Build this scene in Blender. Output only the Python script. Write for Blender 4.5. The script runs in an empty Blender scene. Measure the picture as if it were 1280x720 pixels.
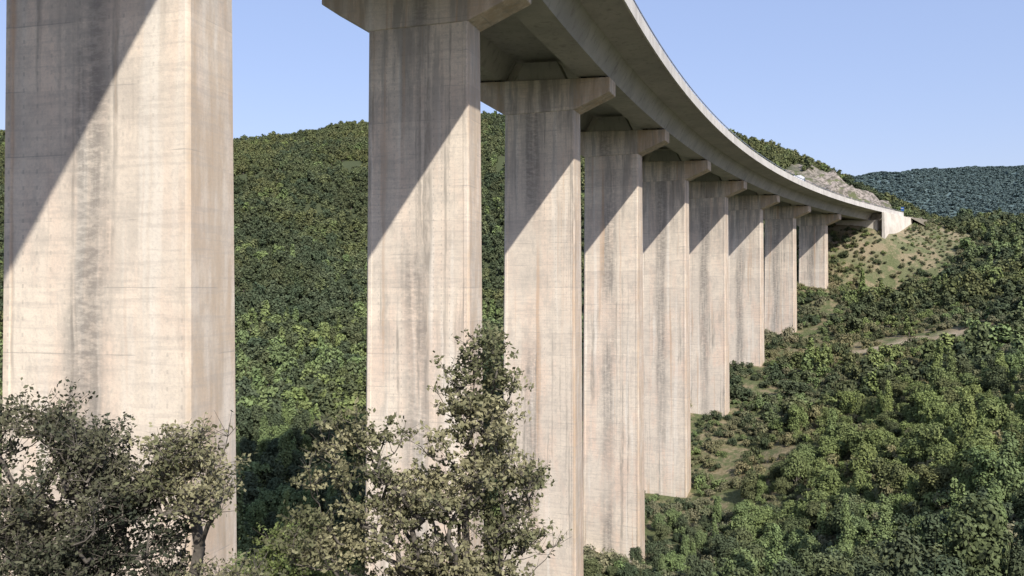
import bpy, math, numpy as np
from mathutils import Vector

rng = np.random.default_rng(11)
scene = bpy.context.scene
scene.view_settings.view_transform = 'Standard'
scene.view_settings.look = 'None'
scene.view_settings.exposure = 0

# ------------------------------------------------------------------ basics
S = 30.0                      # pier spacing (m)
H = 0.745 * S                 # level of the pier caps above the eye
TURN = math.radians(3.0)      # turn of the bridge per span
H0 = math.radians(14.5)       # heading at the first pier
R = S / TURN
P1 = (-0.49 * S, 1.0 * S)
CX = P1[0] + R * math.cos(H0)
CY = P1[1] - R * math.sin(H0)
SUPER = 0.05

def heading(s): return H0 + TURN * s / S
def bpos(s, a=0.0):
    h = heading(s)
    return (CX - (R - a) * math.cos(h), CY + (R - a) * math.sin(h))
def bcoords(x, y):
    dx, dy = CX - x, CY - y
    d = np.hypot(dx, dy)
    h = np.arctan2(-dy, dx)
    return (h - H0) / TURN * S, R - d

def mesh_obj(name, verts, faces, mats=(), mat_idx=None, smooth=False, link=True, parent=None):
    me = bpy.data.meshes.new(name)
    verts = np.asarray(verts, dtype=np.float32)
    if isinstance(faces, np.ndarray):
        n, k = faces.shape
        me.vertices.add(len(verts)); me.vertices.foreach_set('co', verts.ravel())
        me.loops.add(n * k); me.loops.foreach_set('vertex_index', faces.ravel().astype(np.int32))
        me.polygons.add(n)
        me.polygons.foreach_set('loop_start', np.arange(0, n * k, k, dtype=np.int32))
        me.update(calc_edges=True)
    else:
        me.from_pydata([tuple(v) for v in verts], [], [tuple(f) for f in faces])
        me.update()
    for m in mats: me.materials.append(m)
    if mat_idx is not None:
        me.polygons.foreach_set('material_index', np.asarray(mat_idx, dtype=np.int32))
    if smooth:
        me.polygons.foreach_set('use_smooth', np.ones(len(me.polygons), dtype=bool))
    ob = bpy.data.objects.new(name, me)
    if link: scene.collection.objects.link(ob)
    if parent: ob.parent = parent
    return ob

def empty(name, loc=(0, 0, 0)):
    e = bpy.data.objects.new(name, None)
    e.location = loc
    scene.collection.objects.link(e)
    return e

# ------------------------------------------------------------------ numpy noise
def _hash(ix, iy, seed):
    v = np.sin(ix * 127.1 + iy * 311.7 + seed * 74.7) * 43758.5453
    return v - np.floor(v)
def vnoise(x, y, seed=0):
    ix, iy = np.floor(x), np.floor(y)
    fx, fy = x - ix, y - iy
    fx = fx * fx * (3 - 2 * fx); fy = fy * fy * (3 - 2 * fy)
    a = _hash(ix, iy, seed); b = _hash(ix + 1, iy, seed)
    c = _hash(ix, iy + 1, seed); d = _hash(ix + 1, iy + 1, seed)
    return (a * (1 - fx) + b * fx) * (1 - fy) + (c * (1 - fx) + d * fx) * fy
def fbm(x, y, seed=0, o=4):
    t = 0; amp = 0.5
    for i in range(o):
        t = t + amp * vnoise(x * 2 ** i + 17.3 * i, y * 2 ** i - 9.1 * i, seed + i); amp *= 0.5
    return t

# ------------------------------------------------------------------ terrain height
ctrl = []
def sv(b, e, d): ctrl.append((b * d, d, e * d))      # bearing slope, elevation slope, distance
for t in [(-.9,.182,520),(-.6,.183,540),(-.34,.176,560),(-.19,.202,580),(-.04,.208,600),(.1,.210,620),
          (.2,.193,600),(.28,.174,540),(.33,.165,490),(.37,.152,440),(.405,.134,400),(.43,.116,375),(.455,.092,350),
          (-.8,.02,320),(-.34,.01,300),(-.19,.01,320),(-.04,.01,330),(.1,.01,320),(.2,.03,300),(.27,.06,310),(.34,.09,320),
          (-.8,-.11,190),(-.34,-.13,190),(-.19,-.14,180),(-.05,-.14,180),(.08,-.14,185),(.17,-.09,220),(.25,-.02,250),
          (-.9,-.2,120),(-.34,-.2,130),(-.27,-.29,98),(-.14,-.27,120),(0,-.29,120),
          (.5,.078,310),(.64,.062,275),(.8,.06,255),(.52,.070,360),(.64,.062,360),(.8,.06,360),
          (.47,.06,460),(.55,.045,520),(.64,.04,520),(.8,.04,520),(.45,.06,700),(.64,.035,750),
          (.47,.02,250),(.64,.02,215),(.8,.03,200),(.47,-.07,190),(.64,-.07,160),(.8,-.05,150),
          (.64,-.16,110),(.64,-.26,75),(.64,-.38,50),(.46,-.16,140),(.46,-.26,100),(.46,-.37,72),
          (.31,-.16,165),(.31,-.26,130),(.31,-.36,100),(.21,-.37,100),(.11,-.41,85),
          (.36,.120,2500),(.405,.134,2500),(.49,.140,2500),(.64,.150,2400),(.8,.155,2400),(.2,.1,2600),(-.2,.05,2600),
          (.5,.02,1200),(.8,.03,1200)]:
    sv(*t)
for s_, h_ in [(1,-31),(2,-34),(3,-38.5),(4,-36.5),(5,-25.5),(6,-18.5),(7,-12),(8,0.5)]:
    x_, y_ = bpos(s_ * S); ctrl.append((x_, y_, h_))
for s_, h_, hr_ in [(8.8,17,14.5),(9.15,24.0,16.5),(9.6,24.2,19.5),(10,24.4,22.8),(11,24.6,24.4),(12,25.0,25),(14,25.3,25.2)]:
    for a_ in (-13, 0, 14.5):
        x_, y_ = bpos(s_ * S, a_); ctrl.append((x_, y_, hr_ if a_ > 0 else h_))
ctrl += [(-14.7,30,-21),(-300,1000,60),(0,1000,50),(300,900,50),(500,700,30),(-1500,1500,60),(1500,600,60),
         (-800,300,20),(0,-3,-1.5),(0,-60,8),(-80,-60,0),(80,-60,8),(200,0,10),(-200,0,-10),(-60,25,-22),(-40,-20,-8),(-21,1,-13),
         (0,0,-1.7),(0,4,-4),(0,8,-7),(0,20,-15),(0,40,-25),(8,4,-4),(-8,4,-4.5),(-5,9,-8),(20,25,-15),(20,65,-29),(50,40,-15),(80,60,-12),
         (0,5000,200),(4000,5000,300),(-4000,5000,200),(-4000,0,100),(4000,0,100),(0,7500,200),(0,-300,20)]
ctrl = np.array(ctrl, dtype=float)
def kern(dx, dy): return -np.sqrt(dx * dx + dy * dy + 9.0 ** 2)
A = kern(ctrl[:, 0][:, None] - ctrl[:, 0], ctrl[:, 1][:, None] - ctrl[:, 1])
n = len(ctrl)
M = np.zeros((n + 1, n + 1)); M[:n, :n] = A + np.eye(n) * 0.3; M[:n, n] = 1; M[n, :n] = 1
W = np.linalg.solve(M, np.append(ctrl[:, 2], 0))
def ground(x, y):
    x = np.asarray(x, float); y = np.asarray(y, float)
    h = np.full(x.shape, W[n])
    for i in range(n):
        h = h + W[i] * kern(x - ctrl[i, 0], y - ctrl[i, 1])
    s, a = bcoords(x, y)
    d = np.hypot(x, y)
    road = np.clip(1 - (np.abs(a) - 14) / 8, 0, 1) * (s > 8.5 * S) * (s < 16 * S)
    k = np.clip((d - 170) / 250, 0, 1) * (1 - road)
    east = np.clip((x - 40) / 100, 0, 1) * (d < 1100)
    h = h + k * (1 - .8 * east) * (fbm(x / 90, y / 90, 3) - .47) * 26
    h = h + np.clip((d - 900) / 1500, 0, 1) * (fbm(x / 500, y / 500, 9) - .47) * 100
    h = h + (1 - road) * np.clip((d - 6) / 60, 0, 1) * (fbm(x / 9, y / 9, 5) - .47) * 2.4
    rk = rockmask(x, y)
    h = h + rk * ((np.abs(fbm(x / 11, y / 11, 21) - .47)) * 20 + np.floor(fbm(x / 6, y / 6, 23) * 7) * .9 - 3)
    return h
def rockmask(x, y):
    u = (x - 157) / 21; v = (y - 366) / 44
    return np.clip(1.8 - (u * u + v * v) * 1.1 - (fbm(x / 12, y / 12, 31) - .47) * 2.6, 0, 1) * (x < 180)
def pathmask(x, y):
    yc = 188 - (x - 84) * 0.35 + 2 * np.sin(x / 7)
    return np.clip(1.6 - np.abs(y - yc) / 2.2 - (fbm(x / 2.5, y / 2.5, 19) - .47) * 2.5, 0, 1) * (x > 79) * (x < 110)
def g1(x, y): return float(ground(np.array([x]), np.array([y]))[0])

# ------------------------------------------------------------------ node helper
class NT:
    def __init__(s, name):
        s.m = bpy.data.materials.new(name); s.m.use_nodes = True
        s.t = s.m.node_tree; s.t.nodes.clear()
        s.out = s.t.nodes.new('ShaderNodeOutputMaterial')
    def n(s, typ, ins=None, **kw):
        nd = s.t.nodes.new(typ)
        for k, v in kw.items(): setattr(nd, k, v)
        for k, v in (ins or {}).items():
            if hasattr(v, 'is_output') : s.t.links.new(v, nd.inputs[k])
            else: nd.inputs[k].default_value = v
        return nd
    def math(s, op, a, b=0.0, c=0.0, clamp=False):
        return s.n('ShaderNodeMath', {0: a, 1: b, 2: c}, operation=op, use_clamp=clamp).outputs[0]
    def map(s, vec, scale, loc=(0, 0, 0)):
        return s.n('ShaderNodeMapping', {'Vector': vec, 'Scale': scale, 'Location': loc}).outputs[0]
    def noise(s, vec, scale, detail=4, rough=.55):
        return s.n('ShaderNodeTexNoise', {'Vector': vec, 'Scale': scale, 'Detail': detail, 'Roughness': rough}).outputs['Fac']
    def rng(s, v, a, b, c=0.0, d=1.0):
        return s.n('ShaderNodeMapRange', {0: v, 1: a, 2: b, 3: c, 4: d}, interpolation_type='SMOOTHSTEP').outputs[0]
    def mix(s, f, a, b, mode='MIX'):
        nd = s.t.nodes.new('ShaderNodeMix'); nd.data_type = 'RGBA'; nd.blend_type = mode
        for i, v in ((0, f), (6, a), (7, b)):
            if hasattr(v, 'is_output'): s.t.links.new(v, nd.inputs[i])
            else: nd.inputs[i].default_value = (v if i == 0 else (*v, 1.0))
        return nd.outputs[2]
    def surf(s, col, rough=.85, bump=None, bstr=.3, bdist=.05, metal=0.0, spec=.3):
        p = s.n('ShaderNodeBsdfPrincipled', {'Roughness': rough, 'Metallic': metal, 'Specular IOR Level': spec})
        if hasattr(col, 'is_output'): s.t.links.new(col, p.inputs['Base Color'])
        else: p.inputs['Base Color'].default_value = (*col, 1)
        if bump is not None:
            b = s.n('ShaderNodeBump', {'Height': bump, 'Strength': bstr, 'Distance': bdist})
            s.t.links.new(b.outputs[0], p.inputs['Normal'])
        s.t.links.new(p.outputs[0], s.out.inputs[0])
        return s.m

def pier_concrete():
    k = NT('pier_concrete')
    oc = k.n('ShaderNodeTexCoord').outputs['Object']
    rnd = k.n('ShaderNodeObjectInfo').outputs['Random']
    off = k.n('ShaderNodeCombineXYZ', {0: k.math('MULTIPLY', rnd, 91.0), 1: k.math('MULTIPLY', rnd, 37.0), 2: 0.0}).outputs[0]
    v0 = k.n('ShaderNodeVectorMath', {0: oc, 1: off}, operation='ADD').outputs[0]
    sep = k.n('ShaderNodeSeparateXYZ', {0: oc})
    x, z = sep.outputs[0], sep.outputs[2]
    wv = k.math('MULTIPLY', k.math('SUBTRACT', k.noise(k.map(v0, (.3, .3, .3)), 1.0, 3), .5), .4)
    v = k.n('ShaderNodeVectorMath', {0: v0, 1: k.n('ShaderNodeCombineXYZ', {0: wv, 1: 0.0, 2: 0.0}).outputs[0]}, operation='ADD').outputs[0]
    base = k.mix(k.rng(k.noise(v, .25, 3, .6), .35, .65), (.84, .73, .605), (.74, .645, .54))
    # pinkish / ochre blotches, stronger towards the foot of the shafts
    low = k.rng(z, 12.0, -18.0, .4, .9)
    base = k.mix(k.math('MULTIPLY', k.rng(k.noise(k.map(v, (.8, .8, .22)), .6, 4, .6), .44, .64), low), base, (.82, .64, .51))
    # cloudy grey weathering with ragged edges
    cl = k.rng(k.noise(k.map(v, (.8, .8, .35)), 1.0, 6, .72), .50, .62)
    base = k.mix(k.math('MULTIPLY', cl, .38), base, (.50, .45, .39))
    mot = k.rng(k.noise(v0, 1.9, 5, .75), .46, .62)
    base = k.mix(k.math('MULTIPLY', mot, .22), base, (.46, .41, .36))
    # a few long vertical runs
    patch = k.rng(k.noise(k.map(v, (.35, .35, .06), (4, 8, 2)), 1.0, 2), .44, .60)
    s2 = k.rng(k.noise(k.map(v, (2.2, 2.2, .035)), 1.0, 2, .5), .54, .66)
    s2 = k.math('MULTIPLY', s2, k.rng(k.noise(k.map(v0, (2, 2, .5)), 1.0, 4, .7), .35, .6, .3, 1.0))
    base = k.mix(k.math('MULTIPLY', k.math('MULTIPLY', s2, patch), .75), base, (.30, .265, .225))
    # pale lime runs
    s4 = k.rng(k.noise(k.map(v, (1.3, 1.3, .04), (3, 57, 11)), 1.0, 2, .5), .56, .68)
    base = k.mix(k.math('MULTIPLY', s4, .5), base, (.88, .82, .73))
    # dark run-off band in the middle of the face
    wob = k.math('MULTIPLY', k.math('SUBTRACT', k.noise(k.map(v0, (.2, .2, .08)), 1.0, 2), .5), 1.6)
    sh = k.math('MULTIPLY', k.math('SUBTRACT', rnd, .5), 2.2)
    ax = k.math('ABSOLUTE', k.math('ADD', k.math('ADD', x, wob), sh))
    band = k.rng(ax, .4, 1.4, 1.0, 0.0)
    br = k.rng(k.noise(k.map(v, (1.2, 1.2, 3.2)), 1.3, 5, .75), .36, .60)
    br2 = k.rng(k.noise(k.map(v, (2.0, 2.0, .10)), 1.3, 2, .6), .36, .6)
    bz = k.rng(k.noise(k.map(v0, (.1, .1, .05)), 1.0, 2), .40, .56)
    bb = k.math('MULTIPLY', band, k.math('MULTIPLY_ADD', k.math('MULTIPLY_ADD', br, 1.2, br2), .40, .08))
    base = k.mix(k.math('MULTIPLY', bb, k.math('MULTIPLY_ADD', bz, .70, .12)), base, (.20, .185, .17))
    # damp run-off below the caps
    topm = k.math('MULTIPLY', k.rng(z, 3.0, 20.5), k.rng(k.noise(k.map(v, (.9, .9, .09), (7, 1, 9)), 1.0, 4, .65), .44, .60))
    base = k.mix(k.math('MULTIPLY', topm, .66), base, (.27, .25, .23))
    # rust coloured runs, sparse
    s3 = k.rng(k.noise(k.map(v, (1.5, 1.5, .03), (31, 7, 3)), 1.0, 2, .5), .62, .72)
    base = k.mix(k.math('MULTIPLY', s3, .55), base, (.58, .38, .24))
    # warmer, darker mottled tone on the narrow faces
    side = k.rng(k.math('ABSOLUTE', x), 3.75, 4.0)
    sidn = k.rng(k.noise(k.map(v, (1.5, 1.5, .25), (2, 9, 4)), 1.0, 4, .65), .35, .62)
    base = k.mix(k.math('MULTIPLY', side, k.math('MULTIPLY_ADD', sidn, .5, .2)), base, (.54, .40, .27))
    # pour lifts: tone steps and thin joints
    zl = k.math('DIVIDE', k.math('ADD', z, k.math('MULTIPLY', wv, .1)), 2.4)
    fl = k.math('FLOOR', zl)
    tone = k.n('ShaderNodeTexWhiteNoise', {'W': k.math('ADD', fl, k.math('MULTIPLY', rnd, 50.0))}, noise_dimensions='1D').outputs['Value']
    base = k.mix(1.0, base, k.n('ShaderNodeCombineColor', {0: k.math('MULTIPLY_ADD', tone, .11, .91), 1: k.math('MULTIPLY_ADD', tone, .11, .91), 2: k.math('MULTIPLY_ADD', tone, .10, .91)}).outputs[0], 'MULTIPLY')
    fr = k.math('FRACT', zl)
    line = k.math('LESS_THAN', fr, .016)
    bn = k.noise(k.map(v0, (.4, .4, 5)), 1.0, 3, .65)
    base = k.mix(k.math('MULTIPLY', line, k.math('MULTIPLY', k.rng(bn, .44, .58), .5)), base, (.30, .27, .24))
    base = k.mix(k.math('MULTIPLY', k.rng(bn, .46, .66), .30), base, (.44, .39, .34))
    # rows of tie holes
    tx = k.math('LESS_THAN', k.math('FRACT', k.math('DIVIDE', x, .62)), .13)
    tz = k.math('LESS_THAN', k.math('FRACT', k.math('DIVIDE', z, .6)), .25)
    base = k.mix(k.math('MULTIPLY', k.math('MULTIPLY', tx, tz), k.math('MULTIPLY', patch, .35)), base, (.30, .27, .23))
    fine = k.noise(v0, 9, 3, .75)
    base = k.mix(k.math('MULTIPLY', k.rng(fine, .42, .72), .28), base, (.42, .37, .32))
    return k.surf(base, .9, fine, .3, .03)

def deck_concrete(name, c1, c2):
    k = NT(name)
    oc = k.n('ShaderNodeTexCoord').outputs['Object']
    b = k.mix(k.rng(k.noise(oc, .3, 3), .35, .65), c1, c2)
    st = k.rng(k.noise(k.map(oc, (1.6, 1.6, .25)), 1.0, 4, .65), .5, .72)
    b = k.mix(k.math('MULTIPLY', st, .5), b, tuple(c * .5 for c in c2))
    fine = k.noise(oc, 8, 3, .7)
    b = k.mix(k.math('MULTIPLY', k.rng(fine, .5, .75), .25), b, tuple(c * .55 for c in c2))
    return k.surf(b, .88)

def plain(name, c, rough=.7, metal=0.0, var=.25, sc=3.0):
    k = NT(name)
    oc = k.n('ShaderNodeTexCoord').outputs['Object']
    nz = k.noise(oc, sc, 2)
    return k.surf(k.mix(k.rng(nz, .3, .7), c, tuple(x * (1 - var) for x in c)), rough, None, metal=metal)

def leaf_mat(name, c1, c2, c3, trans=0.0, sc=1.0, isv=.7, stands=True):
    k = NT(name)
    oi = k.n('ShaderNodeObjectInfo')
    geo = k.n('ShaderNodeNewGeometry')
    rn = oi.outputs['Random']
    c = k.mix(rn, c1, c2)
    if trans > 0:
        oc = k.n('ShaderNodeTexCoord').outputs['Object']
        c = k.mix(k.math('MULTIPLY', k.rng(k.noise(oc, sc, 2), .4, .62), .8), c, c3)
    else:
        c = k.mix(k.math('MULTIPLY', k.math('FRACT', k.math('MULTIPLY', rn, 7.13)), .8), c, c3)
        if stands:
            big = k.noise(oi.outputs['Location'], .022, 2, .6)
            c = k.mix(k.rng(big, .40, .62), c, k.mix(1.0, c, (1.14, 1.05, .92), 'MULTIPLY'))
    isl = geo.outputs['Random Per Island']
    f = k.math('MULTIPLY_ADD', isl, isv, 1 - isv / 2)
    c = k.mix(1.0, c, k.n('ShaderNodeCombineColor', {0: f, 1: f, 2: f}).outputs[0], 'MULTIPLY')
    d = k.n('ShaderNodeBsdfDiffuse', {'Color': c})
    if trans > 0:
        t = k.n('ShaderNodeBsdfTranslucent', {'Color': k.mix(.5, c, (.18, .20, .07))})
        d = k.n('ShaderNodeMixShader', {0: trans, 1: d.outputs[0], 2: t.outputs[0]})
    k.t.links.new(d.outputs[0], k.out.inputs[0])
    return k.m

M_PIER = pier_concrete()
M_DECK = deck_concrete('beam_concrete', (.46, .435, .405), (.38, .36, .34))
M_PARA = deck_concrete('parapet_concrete', (.64, .605, .555), (.54, .505, .46))
M_WALL = deck_concrete('abutment_concrete', (.74, .68, .59), (.62, .56, .48))
M_ASPH = plain('asphalt', (.055, .055, .057), .9)
M_PAINT = plain('road_paint', (.78, .78, .75), .6, var=.1)
M_STEEL = plain('galvanised_steel', (.42, .43, .44), .45, .8)
M_DARK = plain('dark_rubber', (.03, .03, .03), .8)

# ------------------------------------------------------------------ terrain mesh
def build_terrain():
    NX, NY = 560, 560
    u = np.linspace(-1, 1, NX); k = math.asinh(6000 / 120)
    xs = 120 * np.sinh(k * u) + 40
    t = np.linspace(0, 1, NY); kk = math.log(1 + 8300 / 160)
    ys = 160 * (np.exp(kk * t) - 1) - 120
    ys = np.concatenate([[-1500, -800, -400, -220], ys])
    X, Y = np.meshgrid(xs, ys)
    Z = ground(X.ravel(), Y.ravel())
    V = np.stack([X.ravel(), Y.ravel(), Z], 1)
    ny = len(ys)
    i = np.arange(NX - 1)[None, :] + np.arange(ny - 1)[:, None] * NX
    i = i.ravel()
    Fc = np.stack([i, i + 1, i + 1 + NX, i + NX], 1)
    k = NT('hillside_ground')
    oc = k.n('ShaderNodeTexCoord').outputs['Object']
    mid = k.noise(oc, .25, 4, .65); fine = k.noise(oc, 2.2, 4, .7)
    dry = k.mix(k.rng(fine, .35, .65), (.29, .24, .15), (.18, .155, .09))
    green = k.mix(k.rng(fine, .35, .65), (.15, .16, .078), (.09, .11, .048))
    c = k.mix(k.rng(mid, .46, .60), green, dry)
    forest = k.mix(k.rng(fine, .3, .7), (.06, .075, .038), (.085, .097, .05))
    at = k.n('ShaderNodeAttribute', attribute_name='zone')
    sp = k.n('ShaderNodeSeparateColor', {0: at.outputs['Color']})
    c = k.mix(sp.outputs[0], c, forest)
    rockc = k.mix(k.rng(k.noise(oc, .5, 5, .75), .42, .58), (.38, .325, .28), (.12, .11, .085))
    rockc = k.mix(k.rng(k.noise(oc, .16, 4, .7), .55, .64), rockc, (.13, .14, .07))
    c = k.mix(sp.outputs[1], c, rockc)
    pc = k.mix(k.rng(mid, .4, .6), (.44, .36, .26), (.34, .27, .19))
    c = k.mix(sp.outputs[2], c, pc)
    far_haze_c = k.mix(k.rng(k.noise(oc, .02, 5, .7), .4, .6), (.10, .145, .145), (.125, .17, .165))  # distance haze put into the far ground colour
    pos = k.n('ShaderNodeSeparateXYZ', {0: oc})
    c = k.mix(k.rng(pos.outputs[1], 800, 1500), c, far_haze_c)
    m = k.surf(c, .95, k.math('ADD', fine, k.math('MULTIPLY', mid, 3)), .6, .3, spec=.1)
    ob = mesh_obj('ground_terrain', V, Fc, [m], smooth=True)
    x, y = V[:, 0], V[:, 1]
    s, a = bcoords(x, y)
    fz = np.clip((-a - 14) / 10, 0, 1)
    fz = np.maximum(fz, np.clip((np.hypot(x, y) - 420) / 60, 0, 1))
    fz = fz * (y > 60)
    rk = rockmask(x, y)
    embank = .7 * np.clip(1 - np.hypot((x - 125) / 1.4, y - 262) / 20, 0, 1) + np.clip(1 - np.abs(a) / 16, 0, 1) * (s > 8.6 * S) * (s < 15 * S) * 2
    embank = embank + np.clip(1 - np.hypot((x - 160) / 40, (y - 268) / 10), 0, 1) * 1.0
    embank = np.clip(embank * (2.4 * fbm(x / 5, y / 5, 77) - .7), 0, 1) * .6
    pm = np.maximum(pathmask(x, y), embank)
    col = np.stack([fz, rk, pm, np.ones_like(fz)], 1).astype(np.float32)
    at = ob.data.color_attributes.new('zone', 'FLOAT_COLOR', 'POINT')
    at.data.foreach_set('color', col.ravel())
    return ob
build_terrain()

# ------------------------------------------------------------------ viaduct
viaduct = empty('concrete_viaduct')
def prism(poly, y0, y1, name, mat, parent, loc=(0, 0, 0), rz=0.0):
    m = len(poly)
    v = [(p[0], y0, p[1]) for p in poly] + [(p[0], y1, p[1]) for p in poly]
    f = [tuple(range(m)), tuple(range(2 * m - 1, m - 1, -1))]
    f += [(i, i + m, (i + 1) % m + m, (i + 1) % m) for i in range(m)]
    ob = mesh_obj(name, v, f, [mat], parent=parent)
    ob.location = loc; ob.rotation_euler = (0, 0, rz)
    return ob

T = 2.6
for i in range(-2, 9):
    s = i * S; x, y = bpos(s); h = heading(s)
    zb = min(g1(*bpos(s + ds, da)) for ds in (-2, 2) for da in (-4, 4)) - 2.5
    pier = bpy.data.objects.new('pier_%d' % (i + 3), None); scene.collection.objects.link(pier)
    pier.parent = viaduct; pier.location = (x, y, 0); pier.rotation_euler = (0, 0, -h)
    def ring(z, ztop):
        w = 3.9 + (ztop - z) * .006; t = T / 2 + (ztop - z) * .006; c = .14; g = .05; b = .26
        pts = []
        pts += [(-w + c, -t), (-w + c + b, -t), (-w + c + b + .04, -t + g), (w - c - b - .04, -t + g), (w - c - b, -t), (w - c, -t)]
        pts += [(w, -t + c), (w, t - c)]
        pts += [(w - c, t), (-w + c, t), (-w, t - c), (-w, -t + c)]
        return [(p[0], p[1], z) for p in pts]
    zt = H - 2.6
    zs = np.linspace(zb, zt, 5)
    V = []; Fs = []
    for z in zs: V += ring(z, zt)
    m = 12
    for r in range(len(zs) - 1):
        for j in range(m):
            a0 = r * m + j; a1 = r * m + (j + 1) % m
            Fs.append((a0, a1, a1 + m, a0 + m))
    Fs.append(tuple(range((len(zs) - 1) * m, len(zs) * m)))
    mesh_obj('shaft', V, Fs, [M_PIER], parent=pier)
    tz = lambda a, r: H + r - SUPER * a
    cap = prism([(-7.8, tz(-7.8, 0)), (-7.8, tz(-7.8, -1.5)), (-3.9, H - 3.5), (3.9, H - 3.5), (7.8, tz(7.8, -1.5)), (7.8, tz(7.8, 0))],
                -T / 2 - .04, T / 2 + .04, 'hammerhead_cap', M_PIER, pier)
    bv = cap.modifiers.new('b', 'BEVEL'); bv.width = .05; bv.segments = 1
    prism([(-2.9, tz(-2.9, 0.01)), (2.9, tz(2.9, 0.01)), (1.9, tz(1.9, 2.0)), (-1.9, tz(-1.9, 2.0))], -.9, .9, 'centre_block', M_DECK, pier)
    for sg in (-1, 1):
        for yy in (-.75, .75):
            for ax in (4.9, 6.9):
                a = sg * ax
                prism([(a - .3, tz(a - .3, 0)), (a + .3, tz(a + .3, 0)), (a + .3, tz(a + .3, .2)), (a - .3, tz(a - .3, .2))], yy - .3, yy + .3, 'bearing', M_DARK, pier)

def sweep(name, poly, s0, s1, step, mat, parent, close=True):
    k = max(2, int(round((s1 - s0) / step)) + 1)
    V = []; Fs = []; m = len(poly)
    for s in np.linspace(s0, s1, k):
        for a, r in poly:
            x, y = bpos(s, a); V.append((x, y, H + r - SUPER * a))
    for i in range(k - 1):
        for j in range(m if close else m - 1):
            a0 = i * m + j; a1 = i * m + (j + 1) % m
            Fs.append((a0, a0 + m, a1 + m, a1))
    if close:
        Fs.append(tuple(range(m))); Fs.append(tuple(range(k * m - 1, (k - 1) * m - 1, -1)))
    return mesh_obj(name, V, Fs, [mat], parent=parent)

SB, SE = -3 * S, 9 * S
PE = SE + 20
for sg, nm in ((1, 'right'), (-1, 'left')):
    for i in range(-3, 9):
        poly = [(4.3, .2), (7.5, .2), (7.62, .45), (8.75, 2.45), (3.05, 2.45), (4.18, .45)]
        poly = [(sg * a, r) for a, r in poly]
        if sg < 0: poly = poly[::-1]
        sweep('trough_beam_%s_%d' % (nm, i + 4), poly, i * S + .06, (i + 1) * S - .06, 3, M_DECK, viaduct)
slab = [(-12.2, 2.82), (-8.9, 2.452), (-2.9, 2.452), (2.9, 2.452), (8.9, 2.452), (12.2, 2.82), (12.2, 3.05), (-12.2, 3.05)]
sweep('deck_slab', slab, SB, SE + 3, 3, M_DECK, viaduct)
for sg, nm in ((1, 'right'), (-1, 'left')):
    pp = [(12.204, 2.62), (12.40, 2.62), (12.36, 3.98), (12.12, 3.98), (11.98, 3.35), (11.85, 3.054), (12.204, 3.054)]
    pp = [(sg * a, r) for a, r in pp]
    if sg < 0: pp = pp[::-1]
    s = SB
    V = []; Fs = []; m = len(pp)
    while s < PE:
        b = len(V)
        ss = np.linspace(s + .015, s + 4.97, 3)
        for q in ss:
            for a, r in pp:
                x, y = bpos(q, a); V.append((x, y, H + r - SUPER * a))
        for i in range(2):
            for j in range(m):
                a0 = b + i * m + j; a1 = b + i * m + (j + 1) % m
                Fs.append((a0, a0 + m, a1 + m, a1))
        Fs.append(tuple(range(b, b + m))); Fs.append(tuple(range(b + 3 * m - 1, b + 2 * m - 1, -1)))
        s += 5
    mesh_obj('edge_parapet_' + nm, V, Fs, [M_PARA], parent=viaduct)
    r0 = [(12.19, 4.32), (12.29, 4.32), (12.29, 4.42), (12.19, 4.42)]
    r0 = [(sg * a, r) for a, r in r0]
    sweep('steel_rail_' + nm, r0, SB, PE, 3, M_STEEL, viaduct)
    V = []; Fs = []
    for s in np.arange(SB, PE, 2.5):
        b = len(V)
        for r in (3.97, 4.33):
            for ds, da in ((-.05, -.03), (.05, -.03), (.05, .03), (-.05, .03)):
                a = sg * (12.24 + da); x, y = bpos(s + ds, a); V.append((x, y, H + r - SUPER * a))
        for j in range(4): Fs.append((b + j, b + (j + 1) % 4, b + 4 + (j + 1) % 4, b + 4 + j))
    mesh_obj('rail_posts_' + nm, V, Fs, [M_STEEL], parent=viaduct)
sweep('asphalt_road', [(-11.8, 3.056), (11.8, 3.056)], SB, SE + 150, 4, M_ASPH, None, close=False)
lines = empty('road_markings')
for a in (-10.9, -1.2, 1.2, 10.9):
    sweep('edge_line', [(a - .08, 3.062), (a + .08, 3.062)], SB, SE + 150, 4, M_PAINT, lines, close=False)
for a in (-6.0, 6.0):
    for s in np.arange(SB, SE + 140, 12):
        sweep('lane_dash', [(a - .07, 3.062), (a + .07, 3.062)], s, s + 4, 4, M_PAINT, lines, close=False)
# abutment
x, y = bpos(SE); h = heading(SE)
ab = bpy.data.objects.new('abutment', None); scene.collection.objects.link(ab); ab.parent = viaduct
ab.location = (x, y, 0); ab.rotation_euler = (0, 0, -h)
tz = lambda a, r: H + r - SUPER * a
prism([(-10.5, tz(-10.5, .15)), (-10.5, 8), (10.5, 8), (10.5, tz(10.5, .15))], -1.2, 2.6, 'bearing_wall', M_WALL, ab)
prism([(-11.9, tz(-11.9, 2.44)), (-11.9, 8), (11.9, 8), (11.9, tz(11.9, 2.44))], 2.62, 4.2, 'back_wall', M_WALL, ab)
k_ = 12; V = []; Fs = []
for i, s in enumerate(np.linspace(SE - 3, SE + 27, k_)):
    for a, r in ((12.45, 2.55), (13.1, 2.55), (13.6, -13), (12.45, -13)):
        x, y = bpos(s, a); V.append((x, y, H + r - SUPER * a))
for i in range(k_ - 1):
    for j in range(4):
        Fs.append((i * 4 + j, i * 4 + 4 + j, i * 4 + 4 + (j + 1) % 4, i * 4 + (j + 1) % 4))
Fs += [(0, 1, 2, 3), (k_ * 4 - 1, k_ * 4 - 2, k_ * 4 - 3, k_ * 4 - 4)]
mesh_obj('retaining_wall', V, Fs, [M_WALL])
V = []; Fs = []
ss = np.linspace(SE + 25, SE + 150, 40)
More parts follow.
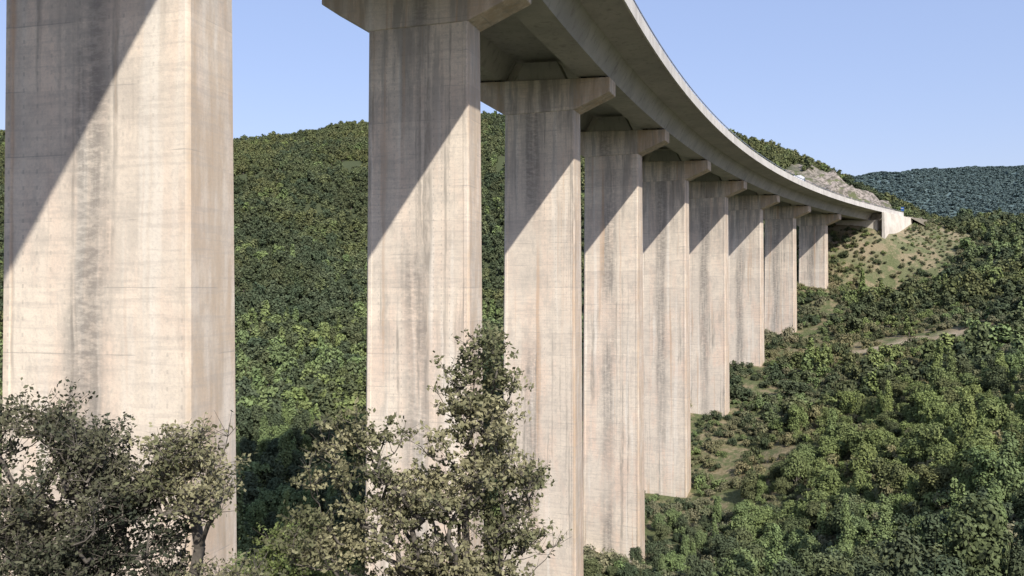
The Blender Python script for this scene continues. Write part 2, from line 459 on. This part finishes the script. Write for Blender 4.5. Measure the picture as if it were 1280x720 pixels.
for s in ss:
    for a, r in ((11.8, 3.04), (13.0, 2.5), (20, -1.5)):
        x, y = bpos(s, a); V.append((x, y, H + r - SUPER * a))
for i in range(len(ss) - 1):
    for j in range(2):
        Fs.append((i * 3 + j, i * 3 + 3 + j, i * 3 + 4 + j, i * 3 + 1 + j))
mesh_obj('road_shoulder', V, Fs, [plain('shoulder_earth', (.27, .23, .16), .95, var=.5, sc=1.2)])

# ------------------------------------------------------------------ van on the deck
def build_van(s, a):
    x, y = bpos(s, a); h = heading(s)
    e = empty('white_van', (x, y, H + 3.06 - SUPER * a)); e.rotation_euler = (0, 0, -h)
    white = plain('van_paint', (.75, .75, .76), .35, var=.04); glass = plain('van_glass', (.03, .04, .05), .1)
    prof = [(-2.7, .45), (-2.75, 1.2), (-2.65, 2.45), (-2.4, 2.6), (1.0, 2.6), (1.35, 2.45), (2.0, 1.55), (2.65, 1.3), (2.8, .95), (2.75, .45)]
    m = len(prof); w = 1.0
    V = []
    for wx in (-w, w):
        V += [(wx * (1 - .08 * max(0, (p[1] - 1.3))), p[0], p[1]) for p in prof]
    Fs = [tuple(range(m)), tuple(range(2 * m - 1, m - 1, -1))] + [(i, i + m, (i + 1) % m + m, (i + 1) % m) for i in range(m)]
    b = mesh_obj('body', V, Fs, [white], parent=e)
    bv = b.modifiers.new('b', 'BEVEL'); bv.width = .08; bv.segments = 2
    mesh_obj('windscreen', [(-.82, 1.45, 2.36), (.82, 1.45, 2.36), (.9, 2.0, 1.60), (-.9, 2.0, 1.60)], [(0, 1, 2, 3)], [glass], parent=e)
    for sx in (-1, 1):
        mesh_obj('side_window', [(sx * 1.005, .3, 1.5), (sx * 1.005, 1.7, 1.5), (sx * .955, 1.2, 2.2), (sx * .955, .3, 2.2)], [(0, 1, 2, 3)], [glass], parent=e)
        for yy in (-1.75, 1.8):
            V = []; N = 18
            for q in (0, 1):
                for j in range(N):
                    t = 2 * math.pi * j / N
                    V.append((sx * (.78 + q * .24), yy + .36 * math.cos(t), .36 + .36 * math.sin(t)))
            Fs = [tuple(range(N)), tuple(range(2 * N - 1, N - 1, -1))] + [(j, (j + 1) % N, (j + 1) % N + N, j + N) for j in range(N)]
            mesh_obj('wheel', V, Fs, [M_DARK], parent=e)
build_van(6.35 * S, 10.2)

def build_sign(s, a):
    x, y = bpos(s, a); h = heading(s); z0 = H + 3.05 - SUPER * a
    e = empty('blue_road_sign', (x, y, z0)); e.rotation_euler = (0, 0, -h)
    blue = plain('sign_blue', (.04, .13, .38), .5, var=.05)
    prism([(-.5, 1.6), (.5, 1.6), (.5, 3.0), (-.5, 3.0)], 0, .06, 'panel', blue, e)
    prism([(-.35, 2.4), (.3, 2.4), (.3, 2.6), (-.35, 2.6)], -.01, -.004, 'legend', M_PAINT, e)
    for px in (-.3, .3):
        prism([(px - .05, 0), (px + .05, 0), (px + .05, 2.9), (px - .05, 2.9)], .065, .165, 'post', M_STEEL, e)
build_sign(9.75 * S, 11.2)

# ------------------------------------------------------------------ vegetation prototypes
def tube(path, radii, nseg=6):
    path = np.asarray(path, float); V = []; k = len(path)
    for i in range(k):
        d = path[min(i + 1, k - 1)] - path[max(i - 1, 0)]; d = d / (np.linalg.norm(d) + 1e-9)
        up = np.array([0, 0, 1.]) if abs(d[2]) < .9 else np.array([1., 0, 0])
        e1 = np.cross(d, up); e1 /= np.linalg.norm(e1); e2 = np.cross(d, e1)
        for j in range(nseg):
            t = 2 * math.pi * j / nseg
            V.append(path[i] + radii[i] * (math.cos(t) * e1 + math.sin(t) * e2))
    F_ = []
    for i in range(k - 1):
        for j in range(nseg):
            a0 = i * nseg + j; a1 = i * nseg + (j + 1) % nseg
            F_.append((a0, a1, a1 + nseg, a0 + nseg))
    return np.array(V), np.array(F_)

def unit(n_, r):
    v = r.normal(size=(n_, 3)); return v / np.linalg.norm(v, axis=1)[:, None]
def leaves(pos, nrm, size, r, aspect=.6):
    k = len(pos)
    t = np.cross(nrm, unit(k, r)); t /= (np.linalg.norm(t, axis=1)[:, None] + 1e-9)
    b = np.cross(nrm, t)
    sz = size * r.uniform(.6, 1.3, (k, 1))
    V = np.stack([pos + t * sz, pos + b * sz * aspect, pos - t * sz, pos - b * sz * aspect], 1).reshape(-1, 3)
    return V, np.arange(4 * k).reshape(k, 4)

def crown(lobes, nleaf, size, r):
    lobes = np.asarray(lobes, float)
    wgt = lobes[:, 3] * lobes[:, 5]; wgt = wgt / wgt.sum()
    li = r.choice(len(lobes), nleaf, p=wgt)
    d = unit(nleaf, r); d[:, 2] = np.where(d[:, 2] < -.5, -d[:, 2], d[:, 2])
    rad = .62 + .55 * r.random((nleaf, 1)) ** 1.1
    rad = rad * (1 + .18 * np.sin(d[:, :1] * 7 + li[:, None]) * np.cos(d[:, 1:2] * 6 + 2 * li[:, None]))
    pos = lobes[li, :3] + d * lobes[li, 3:] * rad
    nr = d + .7 * unit(nleaf, r) + np.array([0, 0, .35]); nr /= np.linalg.norm(nr, axis=1)[:, None]
    return leaves(pos, nr, size, r)

def combine(parts):
    V = []; F_ = []; MI = []; o = 0
    for v, f, m in parts:
        V.append(v); F_.append(f + o); MI += [m] * len(f); o += len(v)
    return np.concatenate(V), np.concatenate(F_), MI

M_BARK = plain('bark', (.17, .15, .125), .95, var=.5, sc=8)
LM = {
 'oak': leaf_mat('oak_leaves', (.102, .130, .064), (.126, .150, .072), (.142, .156, .082)),
 'green': leaf_mat('poplar_leaves', (.160, .220, .090), (.200, .250, .105), (.150, .190, .090)),
 'dark': leaf_mat('holm_oak_leaves', (.068, .094, .056), (.086, .110, .062), (.102, .118, .068)),
 'scrub': leaf_mat('scrub_leaves', (.195, .195, .115), (.24, .22, .14), (.150, .165, .092)),
 'far': leaf_mat('distant_leaves_haze_tint', (.110, .155, .150), (.124, .170, .162), (.118, .160, .155), isv=.25, stands=False),  # aerial haze put into the leaf colour: paler and bluer
}
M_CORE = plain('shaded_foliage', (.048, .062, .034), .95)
M_COREF = plain('far_core_haze_tint', (.108, .150, .147), .95)  # crown cores of the far ridge, same haze in their colour

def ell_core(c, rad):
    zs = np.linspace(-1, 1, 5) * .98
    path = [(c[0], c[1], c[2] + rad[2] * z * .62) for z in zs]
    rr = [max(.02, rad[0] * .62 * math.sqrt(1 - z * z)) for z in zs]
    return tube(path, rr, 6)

protos = bpy.data.collections.new('tree_forms')
def proto(idx, kind, shape, nleaf, size, seed):
    r = np.random.default_rng(seed); parts = []; lobes = []
    if shape == 'round':
        for i in range(15):
            an = r.uniform(0, 6.28); q = r.uniform(.3, 1.9); rr = r.uniform(.5, 1.05)
            lobes.append((q * math.cos(an), q * math.sin(an), r.uniform(1.2, 4.5) - q * .5, rr, rr, rr * r.uniform(.75, 1.0)))
        lobes.append((0, 0, 2.5, 1.5, 1.5, 1.6))
    elif shape == 'tall':
        for i in range(14):
            an = r.uniform(0, 6.28); z = r.uniform(.9, 7.0); q = r.uniform(.2, 1.1) * (1.2 - z / 9); rr = r.uniform(.4, .85) * (1.25 - z / 10)
            lobes.append((q * math.cos(an), q * math.sin(an), z, rr, rr, rr * 1.5))
        lobes.append((0, 0, 3.6, .7, .7, 2.8))
    else:
        for i in range(6):
            an = r.uniform(0, 6.28); q = r.uniform(.2, .9); rr = r.uniform(.3, .6)
            lobes.append((q * math.cos(an), q * math.sin(an), r.uniform(.2, .8), rr, rr, rr * .9))
    v, f = crown(lobes, nleaf, size, r); parts.append((v, f, 0))
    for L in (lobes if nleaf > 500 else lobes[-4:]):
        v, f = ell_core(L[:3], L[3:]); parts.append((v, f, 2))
    if shape != 'scrub':
        top = 3.0 if shape == 'round' else 6.0
        v, f = tube([(0, 0, -1.2), (.05, 0, .8), (0, .08, top * .6), (.1, 0, top)], [.17, .14, .09, .03], 5); parts.append((v, f, 1))
        for i in range(5):
            L = lobes[i]
            v, f = tube([(0, 0, L[2] * .4), (L[0] * .5, L[1] * .5, L[2] * .7), (L[0], L[1], L[2])], [.08, .06, .03], 4); parts.append((v, f, 1))
    V, F_, MI = combine(parts)
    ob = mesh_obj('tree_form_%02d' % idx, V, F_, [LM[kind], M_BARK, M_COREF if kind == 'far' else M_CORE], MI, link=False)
    protos.objects.link(ob)
specs = []
for lod, (nr_, ns_) in {'mid': (4200, .15), 'far': (520, .40)}.items():
    for kind, shape in (('oak', 'round'), ('green', 'round'), ('dark', 'round'), ('green', 'tall')):
        for q in range(3): specs.append((lod, kind, shape, nr_, ns_))
for q in range(4): specs.append(('any', 'scrub', 'scrub', 480, .12))
for q in range(2): specs.append(('any', 'dark', 'scrub', 480, .12))
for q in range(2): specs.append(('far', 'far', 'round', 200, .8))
for q in range(2): specs.append(('any', 'green', 'scrub', 480, .12))
for i, (lod, kind, shape, nl, sz) in enumerate(specs): proto(i, kind, shape, nl, sz, 100 + i)
def pick(lod, kind, shape):
    return [i for i, s_ in enumerate(specs) if s_[0] == lod and s_[1] == kind and s_[2] == shape]

def scatter(name, pts, idx, scl, r):
    me = bpy.data.meshes.new(name)
    me.vertices.add(len(pts)); me.vertices.foreach_set('co', pts.astype(np.float32).ravel())
    a = me.attributes.new('idx', 'INT', 'POINT'); a.data.foreach_set('value', idx.astype(np.int32))
    rot = np.zeros((len(pts), 3), np.float32); rot[:, 2] = r.uniform(0, 6.28, len(pts)); rot[:, 0] = r.normal(0, .05, len(pts))
    a = me.attributes.new('rot', 'FLOAT_VECTOR', 'POINT'); a.data.foreach_set('vector', rot.ravel())
    a = me.attributes.new('scl', 'FLOAT_VECTOR', 'POINT'); a.data.foreach_set('vector', scl.astype(np.float32).ravel())
    ob = bpy.data.objects.new(name, me); scene.collection.objects.link(ob)
    g = bpy.data.node_groups.new(name + '_gn', 'GeometryNodeTree')
    g.interface.new_socket('Geometry', in_out='INPUT', socket_type='NodeSocketGeometry')
    g.interface.new_socket('Geometry', in_out='OUTPUT', socket_type='NodeSocketGeometry')
    gi = g.nodes.new('NodeGroupInput'); go = g.nodes.new('NodeGroupOutput')
    ci = g.nodes.new('GeometryNodeCollectionInfo'); ci.inputs['Collection'].default_value = protos
    ci.inputs['Separate Children'].default_value = True; ci.inputs['Reset Children'].default_value = True
    ip = g.nodes.new('GeometryNodeInstanceOnPoints'); ip.inputs['Pick Instance'].default_value = True
    def na(nm, t):
        q = g.nodes.new('GeometryNodeInputNamedAttribute'); q.data_type = t; q.inputs['Name'].default_value = nm
        return [o for o in q.outputs if o.enabled and o.name == 'Attribute'][0]
    L = g.links.new
    L(gi.outputs[0], ip.inputs['Points']); L(ci.outputs[0], ip.inputs['Instance'])
    L(na('idx', 'INT'), ip.inputs['Instance Index'])
    L(na('rot', 'FLOAT_VECTOR'), ip.inputs['Rotation']); L(na('scl', 'FLOAT_VECTOR'), ip.inputs['Scale'])
    L(ip.outputs[0], go.inputs[0])
    md = ob.modifiers.new('scatter', 'NODES'); md.node_group = g
    return ob

def jgrid(x0, x1, y0, y1, sp, r):
    X, Y = np.meshgrid(np.arange(x0, x1, sp), np.arange(y0, y1, sp))
    X = X.ravel() + r.uniform(-.48, .48, X.size) * sp; Y = Y.ravel() + r.uniform(-.48, .48, Y.size) * sp
    return X, Y

def clear_of_bridge(x, y, s, a, m=0):
    near_pier = (np.abs(a) < 7 + m) & (np.abs(s - np.round(s / S) * S) < 4 + m) & (s < 8.6 * S)
    road = (np.abs(a) < 16) & (s > 8.45 * S)
    wall = (a > 0) & (a < 32) & (s > 8.4 * S) & (s < 10.0 * S)
    return ~near_pier & ~road & ~wall

# --- dense wood on the hill behind the viaduct
X, Y = jgrid(-520, 420, 70, 690, 3.9, rng)
s, a = bcoords(X, Y)
keep = (np.abs(X) < .72 * Y + 40) & ((a < -15) | (s > 9 * S) & (np.hypot(X, Y) > 345)) & (Y > 75)
keep &= clear_of_bridge(X, Y, s, a) & (rockmask(X, Y) < .30 + .5 * (rng.random(X.size) < .10)) & ~((a > 16) & (Y < 330))
keep &= (fbm(X / 25, Y / 25, 41) > .26)
keep &= ~((X > 120) & (X < 190) & (Y > 290) & (Y < 335) & (a > -25))
X, Y, a = X[keep], Y[keep], a[keep]; Z = ground(X, Y)
u = rng.random(X.size); nz = fbm(X / 30, Y / 30, 51)
low = np.clip((-8 - Z) / 12, 0, 1)
near = np.hypot(X, Y) < 150
idx = np.zeros(X.size, int)
for lodn, msk in (('mid', near), ('far', ~near)):
    o, g_, d_, t_ = pick(lodn, 'oak', 'round'), pick(lodn, 'green', 'round'), pick(lodn, 'dark', 'round'), pick(lodn, 'green', 'tall')
    j = rng.integers(0, 3, X.size)
    ch = np.where(u < .05 + low * .26, np.array(g_)[j], np.where(u < .055 + low * .42, np.array(t_)[j], np.where(nz + (u - .5) * .3 > .47, np.array(d_)[j], np.array(o)[j])))
    idx = np.where(msk, ch, idx)
sc = rng.uniform(.65, 1.3, (X.size, 1)) * np.ones((1, 3)); sc[:, 2] *= rng.uniform(.85, 1.25, X.size)
scatter('hillside_forest', np.stack([X, Y, Z - .3], 1), idx, sc, rng)

# --- far wooded hills
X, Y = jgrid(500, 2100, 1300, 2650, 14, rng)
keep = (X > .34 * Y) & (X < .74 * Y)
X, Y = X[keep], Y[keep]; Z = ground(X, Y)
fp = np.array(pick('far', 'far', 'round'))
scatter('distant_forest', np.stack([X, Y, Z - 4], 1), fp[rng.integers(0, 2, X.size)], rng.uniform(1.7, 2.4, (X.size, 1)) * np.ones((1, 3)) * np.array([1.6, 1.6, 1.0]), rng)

# --- mixed trees on the right hillside and in the valley
X, Y = jgrid(-70, 330, 48, 440, 3.3, rng)
s, a = bcoords(X, Y)
D = np.hypot(X, Y)
b = X / Y
keep = (a > -15) & (np.abs(X) < .74 * Y + 15) & clear_of_bridge(X, Y, s, a, 1.0) & (pathmask(X, Y) < .1) & (rockmask(X, Y) < .2) & ((s < 9 * S) | (a > 20))
yc_ = 188 - (X - 84) * .35
keep &= ~((X > 77) & (X < 112) & (Y > yc_ - 12) & (Y < yc_ + 3))
nz = fbm(X / 13, Y / 13, 61)
open_ = .52 * np.exp(-((b - .33) / .09) ** 2 - ((Y - 165) / 42) ** 2)
open_ = open_ + .6 * np.exp(-((b - .25) / .03) ** 2 - ((Y - 118) / 14) ** 2)
open_ = open_ + .75 * np.exp(-((Y - 262) / 18) ** 2) * (b > .38) * (b < .52) + .7 * np.exp(-(Y - 196) ** 2 / 150) * (b > .36) * (b < .56)
dens = nz + .20 - .38 * open_ + .25 * (Y < 90)
dens -= .22 * ((np.abs(a) < 12) & (s < 8.5 * S) & (s > 3.5 * S))
keep &= dens > .46
X, Y, s, a, b, D = X[keep], Y[keep], s[keep], a[keep], b[keep], D[keep]; Z = ground(X, Y)
u = rng.random(X.size); n2 = fbm(X / 22, Y / 22, 71); j = rng.integers(0, 3, X.size)
idx = np.zeros(X.size, int)
for lodn, msk in (('mid', D < 165), ('far', D >= 165)):
    o, g_, d_, t_ = [np.array(pick(lodn, k_, sh))[j] for k_, sh in (('oak', 'round'), ('green', 'round'), ('dark', 'round'), ('green', 'tall'))]
    v = n2 + (u - .5) * .32 + .05 * (D > 200) - .02 * (D < 110)
    ch = np.where(v < .40, g_, np.where(v < .45, t_, np.where(v < .55, o, d_)))
    idx = np.where(msk, ch, idx)
sc = (.32 + .8 * rng.random((X.size, 1))) * np.ones((1, 3)); sc[:, 2] *= rng.uniform(.85, 1.3, X.size)
und = (np.abs(a) < 14) & (s < 9 * S); sc[und] *= .7
scatter('hillside_trees', np.stack([X, Y, Z - .3], 1), idx, sc, rng)

# --- scrub
X, Y = jgrid(-60, 250, 50, 330, 1.65, rng)
s, a = bcoords(X, Y); b = X / Y
npier = (np.abs(a) < 5) & (np.abs(s - np.round(s / S) * S) < 2.6) & (s < 8.6 * S)
rd = (s > 8.92 * S) & (np.abs(a) < 14.5)
keep = (a > -18) & (np.abs(X) < .74 * Y + 10) & ~npier & ~rd & (pathmask(X, Y) < .1) & (fbm(X / 6, Y / 6, 81) > .35) & ((s < 9 * S) | (a > 14.5))
X, Y, a, s = X[keep], Y[keep], a[keep], s[keep]; Z = ground(X, Y)
sp_ = np.array(pick('any', 'scrub', 'scrub') + pick('any', 'dark', 'scrub') + pick('any', 'green', 'scrub') + pick('any', 'dark', 'scrub')[:1])
idx = sp_[rng.integers(0, len(sp_), X.size)]
sc = (rng.uniform(.35, 1.0, (X.size, 1)) + 1.0 * rng.random((X.size, 1)) ** 4) * np.ones((1, 3)); sc[:, 2] *= rng.uniform(.8, 1.5, X.size)
sc[(a > 12) & (a < 30) & (s > 8.8 * S)] *= .55
scatter('scrub_bushes', np.stack([X, Y, Z - .05], 1), idx, sc, rng)

# ------------------------------------------------------------------ near holm oaks
M_HERO1 = leaf_mat('oak_foliage_near', (.15, .155, .085), (.15, .155, .085), (.38, .35, .21), .2, 1.1)
M_HERO2 = leaf_mat('oak_foliage_shade_tint', (.050, .058, .040), (.050, .058, .040), (.17, .165, .105), .12, 1.2)  # shade on the left bush put into darker leaf colours
def hero(name, base, lobes, nclump, per, leaf, seed, mat, stray=.12):
    r = np.random.default_rng(seed); base = np.array(base, float)
    L = np.array(lobes, float); L[:, :3] -= base
    w = L[:, 3] * L[:, 5]; w /= w.sum()
    li = r.choice(len(L), nclump, p=w)
    q = r.random((nclump, 1)) ** .45
    out = r.random((nclump, 1)) < stray
    q = np.where(out, q * r.uniform(1.1, 1.6, (nclump, 1)), q)
    cl = L[li, :3] + unit(nclump, r) * L[li, 3:] * q
    top = L[:, :3][np.argmax(L[:, 2])] 
    nodes = [np.array([0, 0, -.8]), np.array([0, 0, 0.])]; par = [0, 0]
    mid = np.array([top[0] * .5, top[1] * .5, top[2] * .5])
    for q in np.linspace(.15, .95, 10):
        p = np.array([top[0] * q ** 1.5, top[1] * q, top[2] * q]) + r.normal(0, .05, 3); nodes.append(p); par.append(len(nodes) - 2)
    order = np.argsort(np.linalg.norm(cl - mid, axis=1))
    for ci_ in order:
        c = cl[ci_]; N = np.array(nodes[1:])
        d = np.linalg.norm(N - c, axis=1) + np.clip(N[:, 2] - c[2] + .1, 0, 9) * 2.5
        k = int(np.argmin(d)) + 1
        p0 = nodes[k]; m1 = p0 + (c - p0) * .5 + np.array([0, 0, -.04]) + r.normal(0, .03, 3)
        nodes.append(m1); par.append(k); nodes.append(c); par.append(len(nodes) - 2)
    cnt = np.ones(len(nodes))
    for i in range(len(nodes) - 1, 0, -1): cnt[par[i]] += cnt[i] if par[i] != i else 0
    rad = .0048 * np.sqrt(cnt)
    parts = []
    for i in range(1, len(nodes)):
        v, f = tube([nodes[par[i]], nodes[i]], [min(rad[par[i]], rad[i] * 1.5), rad[i]], 5 if rad[i] > .02 else 3)
        parts.append((v, f, 1))
    pos = []; nr = []
    for ii, c in enumerate(cl):
        R_ = r.uniform(.07, .20); k = int(per * r.uniform(.3, 1.5) * (R_ / .15) ** 1.5 * (.5 if out[ii, 0] else 1))
        nt = 6
        td = unit(nt, r); td[:, 2] = np.abs(td[:, 2]) * .9 + .1
        ti = r.integers(0, nt, k); tt = r.random((k, 1)) ** .7
        p = c + td[ti] * tt * R_ * 2.0 + r.normal(0, R_ * .22, (k, 3))
        pos.append(p); q = unit(k, r) + np.array([0.15, -.25, .55]); nr.append(q / np.linalg.norm(q, axis=1)[:, None])
        for t_ in td:
            v, f = tube([c, c + t_ * R_ * 1.9], [.005, .0018], 3); parts.append((v, f, 1))
    pos = np.concatenate(pos); nr = np.concatenate(nr)
    v, f = leaves(pos, nr, leaf, r, .58); parts.append((v, f, 0))
    V, F_, MI = combine(parts)
    ob = mesh_obj(name, V, F_, [mat, M_BARK], MI)
    ob.location = base
    return ob
def lob(d, items):
    return [(x * d, d + dd, z * d, rx * d, ry * d, rz * d) for x, z, dd, rx, ry, rz in items]
d = 12.0
hero('holm_oak_tree', (-.9, 12.2, -7.2), lob(d, [
    (-.042, -.085, 0, .028, .03, .030), (-.012, -.115, 0, .022, .03, .026), (-.068, -.135, 0, .030, .05, .030), (-.035, -.165, 0, .045, .06, .032), (-.080, -.195, 0, .030, .05, .03), (-.025, -.225, 0, .048, .06, .04),
    (-.085, -.265, .2, .050, .07, .045), (-.02, -.295, .2, .050, .06, .045), (-.195, -.190, .1, .045, .045, .032), (-.225, -.235, 0, .035, .05, .035), (-.165, -.225, 0, .03, .05, .03), (-.135, -.195, 0, .025, .05, .022),
    (-.235, -.315, 0, .045, .06, .035), (-.165, -.300, 0, .045, .06, .045), (-.125, -.265, 0, .035, .06, .035), (-.095, -.350, 0, .055, .06, .040), (-.035, -.355, 0, .045, .06, .035), (.020, -.255, .1, .024, .04, .030), (.022, -.325, .1, .030, .04, .035),
    (-.130, -.400, .1, .13, .07, .04), (-.06, -.46, 0, .13, .08, .08)]), 640, 72, .040, 3, M_HERO1, .18)
d = 9.0
hero('holm_oak_bush', (-5.0, 9.3, -6.4), lob(d, [
    (-.580, -.180, 0, .035, .05, .032), (-.520, -.205, 0, .042, .06, .036), (-.565, -.245, 0, .05, .07, .04), (-.50, -.275, 0, .05, .07, .045),
    (-.655, -.175, 0, .026, .04, .026), (-.67, -.23, 0, .035, .05, .04), (-.62, -.30, 0, .05, .06, .05),
    (-.560, -.345, 0, .10, .08, .05), (-.44, -.32, .2, .040, .05, .045), (-.52, -.41, 0, .15, .1, .06)]), 540, 82, .029, 5, M_HERO2, .15)
hero('holm_oak_bush', (-3.6, 9.6, -6.6), lob(d, [
    (-.405, -.210, 0, .042, .05, .028), (-.385, -.262, 0, .028, .05, .035), (-.43, -.245, 0, .032, .05, .03), (-.37, -.38, 0, .06, .05, .03)]), 140, 54, .029, 8, M_HERO1, .22)
d = 15.0
hero('leafy_shrub', (-4.3, 15.2, -9.0), lob(d, [
    (-.29, -.335, 0, .035, .04, .035), (-.26, -.37, 0, .05, .05, .04), (-.32, -.39, 0, .05, .05, .04)]), 190, 75, .038, 9,
    leaf_mat('shrub_leaves', (.22, .27, .10), (.22, .27, .10), (.15, .18, .07), .25, 1.5))

# thin reeds, lower right
V = []; Fs = []; r = np.random.default_rng(4)
for i in range(30):
    bx = r.uniform(3.5, 4.6); by = r.uniform(6.0, 7.5); z0 = g1(bx, by) 
    hh = r.uniform(-2.7, -2.1) - z0; lean = r.normal(0, .16, 2)
    b = len(V)
    for q in np.linspace(0, 1, 5):
        w = .006 * (1 - q) + .0015
        cx = bx + lean[0] * q * q * 2; cy = by + lean[1] * q * q * 2
        V += [(cx - w, cy, z0 + hh * q), (cx + w, cy + .003, z0 + hh * q)]
    Fs += [(b + 2 * k, b + 2 * k + 1, b + 2 * k + 3, b + 2 * k + 2) for k in range(4)]
mesh_obj('reeds', V, Fs, [plain('reed', (.10, .12, .05), .8)])

# ------------------------------------------------------------------ light and sky
EL, AZ = math.radians(39), math.radians(160)
sv_ = Vector((math.sin(AZ) * math.cos(EL), math.cos(AZ) * math.cos(EL), math.sin(EL)))
sun = bpy.data.lights.new('sun', 'SUN'); sun.energy = 5.0; sun.angle = math.radians(.5); sun.color = (1.0, .95, .86)
so = bpy.data.objects.new('sun', sun); so.rotation_euler = sv_.to_track_quat('Z', 'Y').to_euler(); so.location = (50, -80, 90)
scene.collection.objects.link(so)
w = bpy.data.worlds.new('World'); scene.world = w; w.use_nodes = True
nt = w.node_tree; nt.nodes.clear()
sky = nt.nodes.new('ShaderNodeTexSky'); sky.sky_type = 'NISHITA'; sky.sun_disc = False
sky.sun_elevation = EL; sky.sun_rotation = AZ; sky.air_density = 1.3; sky.dust_density = 1.2; sky.ozone_density = 2.0
mul = nt.nodes.new('ShaderNodeMix'); mul.data_type = 'RGBA'; mul.blend_type = 'MULTIPLY'; mul.inputs[0].default_value = 1
mul.inputs[7].default_value = (1.30, 1.14, 1.28, 1)
hz = nt.nodes.new('ShaderNodeMix'); hz.data_type = 'RGBA'; hz.inputs[0].default_value = .55
hz.inputs[7].default_value = (2.7, 3.6, 5.8, 1)
bg = nt.nodes.new('ShaderNodeBackground'); bg.inputs[1].default_value = .15
wo = nt.nodes.new('ShaderNodeOutputWorld')
nt.links.new(sky.outputs[0], mul.inputs[6]); nt.links.new(mul.outputs[2], hz.inputs[6]); nt.links.new(hz.outputs[2], bg.inputs[0]); nt.links.new(bg.outputs[0], wo.inputs[0])

cam = bpy.data.cameras.new('camera'); cam.lens = 28.125; cam.sensor_width = 36; cam.clip_end = 20000; cam.clip_start = .1
co = bpy.data.objects.new('camera', cam); co.rotation_euler = (math.radians(90), 0, 0); co.location = (0, 0, 0)
scene.collection.objects.link(co); scene.camera = co
